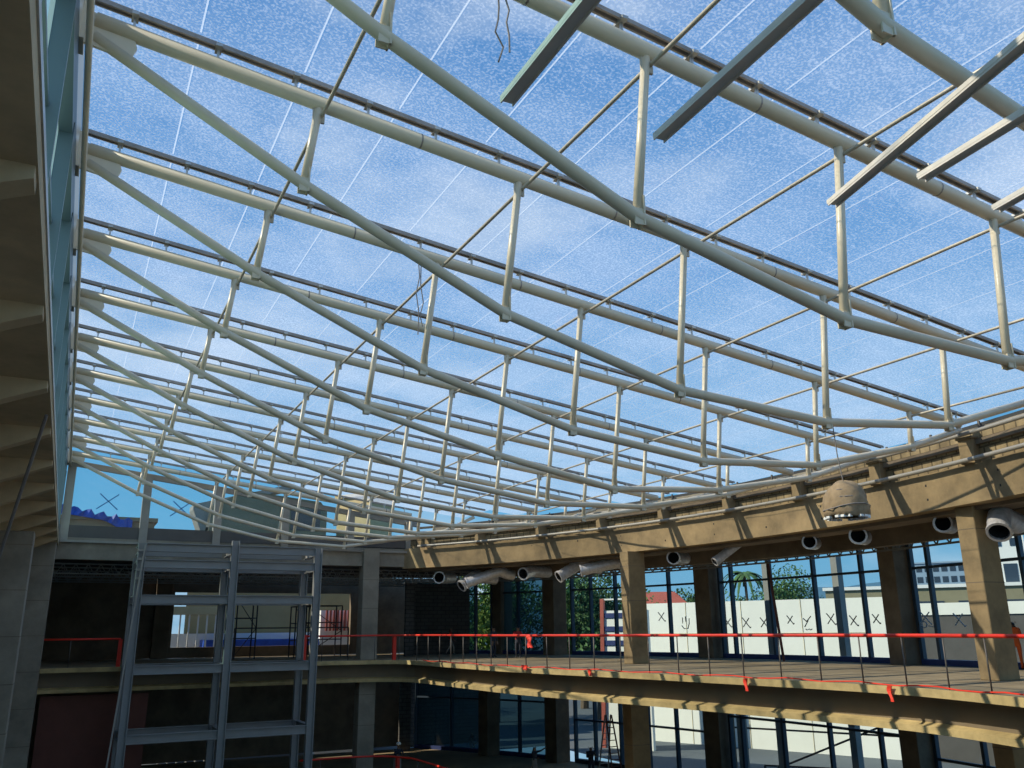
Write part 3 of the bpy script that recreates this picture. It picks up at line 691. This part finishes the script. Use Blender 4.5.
    for sx in (-.098, .098): e.tube([(H.x+sx, H.y, H.z-.045), (H.x+sx*1.08, H.y+.012, H.z), (H.x+sx, H.y+.01, H.z+.02)], [.01, .016, .01], 6)
    e.build('ears', 'skin', b)
    if hat:
        vs = []; n = 14
        for r, zz in ((.14, .05), (.13, .06), (.125, .11), (.09, .155), (.02, .175)):
            for j in range(n): a = 2*math.pi*j/n; vs.append((H.x+r*math.cos(a), H.y+r*math.sin(a)*1.1, H.z+zz))
        MB().add(vs, [(i*n+j, i*n+(j+1) % n, (i+1)*n+(j+1) % n, (i+1)*n+j) for i in range(4) for j in range(n)]+[tuple(4*n+j for j in range(n))]).build('helmet', hat, b, True)
    return o_
person(23.0, 54.6, FL, 1.2, 'walk', 'shirt_red', 'pants', 'person in a dark red shirt and grey trousers walking in the rear hall')
person(22.6, 47.2, FL, .3, 'stand', 'shirt_dk', 'pants_dk', 'person in dark clothes standing behind the red handrail, left of the red-shirted worker')
person(23.4, 45.6, FL, -.5, 'lean', 'shirt_red', 'pants_dk', 'person in a red shirt and dark trousers standing by the handrail')
person(31.0, 20.75, FL, 2.4, 'reach', 'shirt_or', 'shirt_or', 'person in orange coveralls at the right edge of the gallery')
person(23.6, 44.2, FL2, .5, 'reach', 'shirt_dk', 'pants', 'person in a black shirt and pale trousers on the lower floor reaching sideways')
person(26.2, 42.6, FL2, -.3, 'lean', 'shirt_dk', 'pants_dk', 'person in dark clothes beside the stepladder on the lower floor')
person(27.2, 57.2, FL2, .8, 'crouch', 'shirt_dk', 'pants_dk', 'person in dark clothes crouching deep on the lower floor')
person(26.0, 57.6, FL2, -1.2, 'crouch', 'shirt_dk', 'pants', 'person crouching to the left with pale trousers on the lower floor')
person(17.5, 48.9, FL2, .0, 'lean', 'shirt_dk', 'pants', 'person in a helmet leaning on the lower red rail', 'white')

# ladders and scaffolds
def ladder(x, y, z, h, lab):
    t = thing('stepladder', lab, 'ladder', (x, y, z))
    for dy, nm in ((-.75, 'front_frame'), (.75, 'back_frame')):
        m = MB()
        for sx in (-.25, .25): m.bar((x+sx*1.3, y+dy, z), (x+sx*.7, y+dy*.06, z+h), .07, .05)
        n = int(h/.3)
        for i in range(1, n):
            u = i/n; w = .25*(1.3-.6*u); m.bar((x-w, y+dy*(1-.94*u), z+h*u), (x+w, y+dy*(1-.94*u), z+h*u), .05, .04)
        m.build(nm, 'plywood' if dy < 0 else 'alu', t)
ladder(27.6, 42.9, FL2, 3.2, 'tall reddish stepladder standing on the lower floor')
def scaffold(x, y, z, w, h, d, lab):
    t = thing('scaffold_tower', lab, 'scaffold', (x, y, z)); m = MB()
    for i in (0, 1):
        for j in (0, 1):
            MB().tube([(x+i*w, y+j*d, z), (x+i*w, y+j*d, z+h)], .045, 6).build('upright', 'scaf', t)
    n = int(h/1.0)
    for k in range(1, n+1):
        zz = z+h*k/n
        for j in (0, 1): m.bar((x, y+j*d, zz), (x+w, y+j*d, zz), .06)
        for i in (0, 1): m.bar((x+i*w, y, zz), (x+i*w, y+d, zz), .06)
    m.build('ledger', 'scaf', t)
    m = MB().bar((x, y, z+.2), (x+w, y, z+h*.5), .045).bar((x+w, y, z+h*.5), (x, y, z+h-.1), .045); m.build('brace', 'scaf', t)
scaffold(9.4, 56, FL, 1.2, 3.6, 1.4, 'dark scaffold tower behind the middle post of the steel tower')
scaffold(13.0, 56, FL, 1.0, 3.1, 1.4, 'narrow dark scaffold tower in the rear hall')
scaffold(14.2, 57.5, FL, 2.2, 3.2, 1.4, 'cross-braced dark scaffold in the rear hall left of the tower right post')
scaffold(31.0, 44.6, FL2, 2.0, 3.4, 1.4, 'dark scaffold on the lower floor behind the stepladder') if False else None
o = MB().bar((9.2, 55.2, .2), (16.2, 55.2, .2), .08).bar((9.2, 55.2, FL), (9.2, 55.2, .2), .08).bar((16.2, 55.2, FL), (16.2, 55.2, .2), .08).build('work_bench', 'scaf'); tag(o, 'long dark trestle rail before the blue tarpaulin in the rear hall', 'trestle')
# light strip in the low deck
# ------------------------------------------------------------------ outdoors
def block(name, a, b, m, lab, cat, parent=None):
    o = MB().box(a, b).build(name, m, parent)
    if lab: tag(o, lab, cat)
    return o
g = MB().add([(-400, 62.2, GR+5.4), (-400, 900, GR+5.4), (900, 900, GR+5.4), (900, -200, GR+5.4), (34.5, -200, GR+5.4), (34.5, 62.2, GR+5.4)], [(0, 1, 2, 3, 4, 5)]).build('ground', 'ground'); tag(g, kind='structure')
# white perimeter wall seen through the windows
ww = MB().prism([(42.6, 61.5), (51.9, 41.74), (52.3, 41.94), (43.0, 61.7)], -8.7, 1.9).build('perimeter_wall', 'white'); tag(ww, 'tall whitewashed wall outside the gallery windows', 'wall')
j = MB()
for z in (-6, -3.2, -.5): j.bar((42.58, 61.5, z), (50.58, 44.5, z), .03, .03)
for t in (.25, .5, .75): j.bar((42.58+8*t, 61.5-17*t, -8.7), (42.58+8*t, 61.5-17*t, 1.9), .03, .03)
j.build('panel_joint', 'beige', ww)
def house(name, x, y, w, d, z0, h, wall, roof, lab, rz=0., rh=2.2, wins=()):
    t = thing(name, lab, 'building', (x, y, z0)); t.rotation_euler.z = rz
    def add(m, nm, mt, par): 
        o = m.build(nm, mt, None); o.parent = par; return o
    w_ = add(MB().box((-w/2, -d/2, 0), (w/2, d/2, h)), 'wall', wall, t)
    if rh > 0:
        add(MB().add([(-w/2-.5, -d/2-.5, h), (w/2+.5, -d/2-.5, h), (w/2+.5, d/2+.5, h), (-w/2-.5, d/2+.5, h), (-w/2+1, 0, h+rh), (w/2-1, 0, h+rh)], [(0, 1, 5, 4), (2, 3, 4, 5), (1, 2, 5), (3, 0, 4), (3, 2, 1, 0)]), 'roof', roof, t)
    else: add(MB().box((-w/2-.2, -d/2-.2, h), (w/2+.2, d/2+.2, h+.3)), 'roof_slab', roof, t)
    for (a, b, ww_, hh) in wins:
        add(MB().box((a, -d/2-.06, b), (a+ww_, -d/2+.02, b+hh)), 'window', 'frame', t)
    return t
# beyond the gable
o = MB().add([(9.9, 76, -8.7), (9.9, 76, 10.15), (12.7, 76, 11.75), (19.3, 76, 11.1), (19.9, 76, 10.3), (19.9, 76, -8.7), (9.9, 84, -8.7), (9.9, 84, 10.15), (12.7, 84, 11.75), (19.3, 84, 11.1), (19.9, 84, 10.3), (19.9, 84, -8.7)],
             [(0, 1, 2, 3, 4, 5), (11, 10, 9, 8, 7, 6), (0, 6, 7, 1), (1, 7, 8, 2), (2, 8, 9, 3), (3, 9, 10, 4), (4, 10, 11, 5), (5, 11, 6, 0)]).build('olive_building', 'house', None, origin=(15, 80, -8.7)); tag(o, 'dark olive building with a sloping top behind the gable glazing', 'building')
MB().box((16.7, 75.95, 8.5), (19.3, 76.02, 10.4)).build('window', 'gable_dark', o)
o = MB().add([(9.6, 76.5, 7.5), (8.6, 76.5, 10.0), (8.6, 76.5, 10.4), (17, 76.5, 12.7), (17, 76.5, 12.3), (10.0, 76.5, 10.2), (9.6, 79, 7.5), (8.6, 79, 10.0), (8.6, 79, 10.4), (17, 79, 12.7), (17, 79, 12.3), (10.0, 79, 10.2)],
             [(0, 1, 5), (1, 2, 3, 4, 5), (6, 11, 7), (7, 11, 10, 9, 8), (0, 6, 7, 1), (1, 7, 8, 2), (2, 8, 9, 3), (3, 9, 10, 4), (4, 10, 11, 5), (5, 11, 6, 0)]).build('roof_eave', 'gable'); tag(o, 'grey sloping eave with rafters seen through the second gable pane', 'roof')
house('brown_building', 2.0, 74., 6.6, 6., -8.7, 16.8, 'brown', 'brown', 'brown wall top seen through the leftmost gable pane', 0, 0)
m = MB(); vs = []; n = 18
for i in range(n+1):
    x = -1.5+5.2*i/n; zt = 9.15-1.0*(i/n)+.14*math.sin(i*1.9)+.08*math.sin(i*4.1); zb = 8.55-.75*(i/n) if i < 12 else 8.0-.9*(i-12)/6
    vs += [(x, 70.6+.15*math.sin(i*2.3), zb), (x, 70.6+.1*math.sin(i*3), zt), (x, 71.2, zt+.05), (x, 71.3, zb)]
fs = [(4*i+j, 4*i+(j+1) % 4, 4*i+4+(j+1) % 4, 4*i+4+j) for i in range(n) for j in range(4)]+[(0, 1, 2, 3), (4*n+3, 4*n+2, 4*n+1, 4*n)]
o = m.add(vs, fs).build('tarpaulin', 'tarp'); tag(o, 'bright blue tarpaulin draped over the brown wall top', 'tarpaulin')
house('beige_building', 24., 78., 4.2, 3., -8.7, 20.6, 'beige', 'beige', 'tall pale box building behind the right end of the gable', -1.05, 0)
# beyond the rear opening
block('beige_wall', (8.0, 69.5, -8.7), (24., 70, 5), 'ochre', 'beige outside wall seen through the rear opening', 'wall')
block('blue_cover', (9., 66.5, -1.2), (20.5, 68.5, -.55), 'tarp', 'blue tarpaulin strip lying beyond the rear opening', 'tarpaulin')
block('stone_ledge', (6.5, 68.6, -1.2), (20., 69.4, -.1), 'white', 'white ledge beyond the blue strip', 'ledge')
cg = MB()
for i in range(11): cg.box((17.6+i*.28, 66, -.0), (17.75+i*.28, 66.1, 1.5))
o = cg.build('red_slat_screen', 'redroof'); tag(o, 'red and white slatted screen right of the steel tower', 'screen')
o = MB().box((17.3, 66.4, -8.7), (21, 66.8, 1.5)).build('white_wall_panel', 'white'); tag(o, 'white wall panel behind the red slats', 'wall')
fence = thing('mesh_fence', 'pale fence posts seen through the left part of the rear opening', 'fence', (7, 66, -8.7))
for i in range(6): MB().box((6.6+i*.6, 66, -8.7), (6.7+i*.6, 66.1, 1.3)).build('post', 'white', fence)
MB().box((6.4, 65.9, 1.2), (10.6, 67.2, 1.75)).build('top_board', 'beige', fence)
# trees
def tree(x, y, z0, h, w, mt, lab, leaves=1500, ls=.45, name='leafy_tree', dist=1.):
    t = thing(name, lab, 'tree', (x, y, z0))
    r = random.Random(int(x*13+y*7))
    tr_ = MB().tube([(x, y, z0), (x+.2, y, z0+h*.35), (x-.1, y+.1, z0+h*.7)], [w*.05, w*.035, w*.015], 8)
    for k in range(6):
        a = r.random()*6.28; tr_.tube([(x, y, z0+h*(.35+.05*k)), (x+math.cos(a)*w*.3, y+math.sin(a)*w*.3, z0+h*(.6+.05*k))], [w*.018, w*.006], 6)
    tr_.build('trunk', 'bark', t)
    m = MB(); cl = [(r.uniform(-.32, .32)*w, r.uniform(-.32, .32)*w, h*r.uniform(.42, .88), w*r.uniform(.16, .30)) for _ in range(22)]
    for i in range(leaves):
        cx, cy, cz, cr = r.choice(cl); v = Vector((r.gauss(0, 1), r.gauss(0, 1), r.gauss(0, 1))).normalized()*cr*r.uniform(.6, 1.05)
        p = Vector((x+cx, y+cy, z0+cz))+v; n_ = Vector((r.gauss(0, 1), r.gauss(0, 1), r.gauss(.6, 1))).normalized(); a = n_.orthogonal().normalized()*ls*r.uniform(.5, 1.2); b = n_.cross(a).normalized()*ls*.5*r.uniform(.5, 1.2)
        m.add([p-a, p+b, p+a, p-b], [(0, 1, 2, 3)])
    m.build('crown', mt, t)
tree(47.3, 74.5, -8.7, 13.8, 12, 'leaf', 'broad green tree filling the window left of the centre column', 16000, .26)
tree(38.5, 80, -8.7, 14.5, 10, 'leaf2', 'bright green tree seen through the narrow rear gap', 11000, .26)
tree(53.5, 88, -8.7, 14, 10, 'leaf', 'green tree rising behind the broad one', 8000, .3)
tree(26, 96, -8.7, 15.5, 10, 'leaf2', 'green tree above the red slatted screen', 7000, .3)
tree(59, 76, -8.7, 13.4, 6.5, 'leaf', 'dark green rounded tree above the white wall beside the red roof', 7000, .24)
tree(88, 90, -8.7, 16.5, 10, 'leaf', 'feathery tree above the middle of the white wall', 7000, .26)
tree(66, 76, -8.7, 12.2, 7, 'leaf', 'low tree behind the white wall under the palm', 5000, .22)
tree(100, 118, -8.7, 13.5, 14, 'leaf', 'wide low tree far behind the white wall', 7000, .3)
def palm(x, y, z0, h, lab):
    t = thing('palm_tree', lab, 'tree', (x, y, z0)); MB().tube([(x, y, z0), (x+.2, y, z0+h*.5), (x, y, z0+h)], [.2, .15, .12], 8).build('trunk', 'bark', t)
    m = MB(); r = random.Random(3)
    for k in range(15):
        a = k*2.4; L = r.uniform(2.3, 3); up = r.uniform(.1, .7); pr = None
        for i in range(9):
            u = i/8; p = Vector((x+math.cos(a)*L*u, y+math.sin(a)*L*u, z0+h+up*L*u-1.1*L*u*u))
            if pr is not None:
                s_ = Vector((-math.sin(a), math.cos(a), -.35))*.38*(1-u*.8); s2 = Vector((math.sin(a), -math.cos(a), -.35))*.38*(1-u*.8)
                m.add([pr, p, p+s_, pr+s_], [(0, 1, 2, 3)]); m.add([pr, p, p+s2, pr+s2], [(0, 1, 2, 3)])
            pr = p
    m.build('fronds', 'leaf', t)
palm(57.5, 64.5, -8.7, 13.6, 'palm tree rising above the white wall between the middle mullions')
house('red_roof_house', 55.5, 75.5, 5.2, 5, -8.7, 10.4, 'beige', 'redroof', 'red-roofed house just above the white wall', -.5, 1.9)
house('high_rise', 165., 126., 13, 10, -8.7, 21., 'hazy', 'hazy', 'distant pale grid-fronted high-rise between the right columns', -1.0, 0, [(-6.2+1.6*i, 10.5+2.2*j, 1.1, 1.2) for i in range(8) for j in range(5)])
house('white_tower', 78., 51.5, 2.9, 3, -8.7, 19.5, 'tower_w', 'tower_w', 'white square tower with dark openings right of the near column', -1.0, 0, [(-.9, 15.6, .5, .7), (.3, 15.6, .5, .7), (-.5, 11.6, 1.1, 2.4)])
house('low_shed', 75., 57., 20, 6, -8.7, 12.0, 'house', 'tower_w', 'low dark shed with a pale roof edge seen right of the broad column', -1.0, 0, [(-8.5+3.4*i, 8.6, 2.2, 2.2) for i in range(5)])
b = MB().prism([(52.4, 41.5), (57.0, 31.8), (57.4, 32.0), (52.8, 41.7)], -8.7, .62).build('dark_hoarding', 'gable_dark'); tag(b, 'dark hoarding outside the window near the right column', 'hoarding')
MB().prism([(52.3, 41.5), (56.9, 31.8), (57.5, 32.0), (52.9, 41.7)], .62, 1.4).build('white_coping', 'white', b)
# kiosk with red side and striped front
k = thing('striped_kiosk', 'white and blue striped kiosk with a red side post outside the window', 'kiosk', (38.6, 58.6, -8.7))
def quadr(o_, t=.4): return [(37.7-.87*o_, 59.0-.5*o_), (39.6-.87*o_, 55.6-.5*o_), (39.6-.87*o_+.87*t, 55.6-.5*o_+.5*t), (37.7-.87*o_+.87*t, 59.0-.5*o_+.5*t)]
MB().prism(quadr(0), -8.7, 1.3).build('body', 'white', k)
for z in (-1.3, -.25, .75): MB().prism(quadr(.08, .1), z, z+.36).build('stripe', 'blueframe', k)
MB().bar((37.6, 59.1, -8.7), (37.75, 58.9, 2.2), .34, .3).build('side_post', 'redroof', k)
MB().bar((37.7, 59, 2.15), (39.6, 55.6, 2.15), .12, .12).build('top_rail', 'white', k)
# exterior steel posts in front of the white wall
for x, y, lab in ((34.8, 37.2, 'pale blue steel post outside the window, left one'), (34.8, 32.2, 'pale blue steel post outside the window, right one'), (33.6, 38.9, 'pale blue steel post outside the lower window')):
    o = MB().box((x-.18, y-.2, -8.7), (x+.18, y+.2, 3.4 if y != 38.9 else -2.6)).build('steel_post', 'steel'); tag(o, lab, 'post')
o = MB().bar((30.6, 32.1, FL), (31.0, 33.0, 3.0), .10).build('leaning_pipe', 'plywood'); tag(o, 'dark red pipe leaning against a window mullion', 'pipe')
# lower floor outdoor clutter: handrail frames
for i, (a, b2) in enumerate((((35, 42, -5.6), (37.5, 30, -5.2)), ((36, 40, -7.5), (37, 29, -6.6)), ((34.5, 41, -8.6), (36.5, 31, -4.4)))):
    o = MB().bar(a, b2, .09).bar((a[0], a[1], -8.7), a, .09).bar((b2[0], b2[1], -8.7), b2, .09).build('pipe_frame', 'scaf'); tag(o, 'dark pipe frame outside the lower windows, ' + ('upper', 'lower', 'steeply sloping')[i]+' one', 'pipe frame')
# hills
m = MB(); vs = []; n = 60
for i in range(n+1):
    a = math.radians(15+70*i/n); R_ = 700
    hz = 26+14*math.sin(i*.21+1)+6*math.sin(i*.53)+3*math.sin(i*1.3)
    x, y = R_*math.sin(a), R_*math.cos(a)
    vs += [(x*.75, y*.75, -9), (x, y, hz), (x*1.3, y*1.3, -9)]
m.add([(x, y, z if z < 0 else z*.78) for x, y, z in vs], [(3*i+j, 3*i+3+j, 3*i+4+j, 3*i+1+j) for i in range(n) for j in (0, 1)])
o = m.build('hills', 'hill', None, True); tag(o, kind='structure')

# ------------------------------------------------------------------ sky, sun, camera
w = bpy.data.worlds.new('sky'); S.world = w; w.use_nodes = True; nt = w.node_tree; N = nt.nodes; L = nt.links
bg = N['Background']; tc = N.new('ShaderNodeTexCoord')
sep = N.new('ShaderNodeSeparateXYZ'); L.new(tc.outputs['Generated'], sep.inputs[0])
rp = N.new('ShaderNodeValToRGB'); e = rp.color_ramp.elements
e[0].position = 0.0; e[0].color = (.24, .48, .68, 1); e[1].position = .75; e[1].color = (.03, .20, .54, 1)
q = rp.color_ramp.elements.new(.12); q.color = (.15, .45, .74, 1); q = rp.color_ramp.elements.new(.38); q.color = (.05, .285, .65, 1)
L.new(sep.outputs['Z'], rp.inputs['Fac'])
mp = N.new('ShaderNodeMapping'); mp.inputs['Scale'].default_value = (1, 1, 2.2); L.new(tc.outputs['Generated'], mp.inputs['Vector'])
nz = N.new('ShaderNodeTexNoise'); nz.inputs['Scale'].default_value = 2.6; nz.inputs['Detail'].default_value = 8; nz.inputs['Roughness'].default_value = .55
L.new(mp.outputs[0], nz.inputs['Vector'])
cr = N.new('ShaderNodeValToRGB'); cr.color_ramp.elements[0].position = .50; cr.color_ramp.elements[0].color = (0, 0, 0, 1); cr.color_ramp.elements[1].position = .78; cr.color_ramp.elements[1].color = (.85, .85, .85, 1)
L.new(nz.outputs['Fac'], cr.inputs['Fac'])
mx = N.new('ShaderNodeMix'); mx.data_type = 'RGBA'; L.new(cr.outputs['Color'], mx.inputs['Factor']); L.new(rp.outputs['Color'], mx.inputs['A']); mx.inputs['B'].default_value = (.85, .92, 1, 1)
L.new(mx.outputs['Result'], bg.inputs['Color']); bg.inputs['Strength'].default_value = 1.0
sd = bpy.data.lights.new('sun', 'SUN'); sd.energy = 5.6; sd.angle = .009; sd.color = (1, .90, .72)
so = bpy.data.objects.new('sun', sd); COL.objects.link(so)
so.rotation_euler = Vector((-1.15, .42, 1.0)).to_track_quat('Z', 'Y').to_euler()
cam = bpy.data.cameras.new('camera'); co = bpy.data.objects.new('camera', cam); COL.objects.link(co); S.camera = co
pit, yaw, roll = math.radians(16.0), math.radians(26.95), math.radians(-.6)
W_ = Vector((math.sin(yaw)*math.cos(pit), math.cos(yaw)*math.cos(pit), math.sin(pit))); R0 = Vector((math.cos(yaw), -math.sin(yaw), 0)); U0 = R0.cross(W_)
Rr = math.cos(roll)*R0+math.sin(roll)*U0; Uu = -math.sin(roll)*R0+math.cos(roll)*U0
co.matrix_world = Matrix((Rr, Uu, -W_)).transposed().to_4x4()
cam.sensor_width = 36; cam.lens = 854/1024*36; cam.clip_end = 3000; cam.clip_start = .05
for o in bpy.data.objects:
    if '_o' in o: del o['_o']
vs_ = S.view_settings; vs_.view_transform = 'Standard'; vs_.look = 'None'; vs_.gamma = 1; vs_.exposure = -0.05; vs_.use_curve_mapping = False
S.cycles.max_bounces = 6; S.cycles.transparent_max_bounces = 16
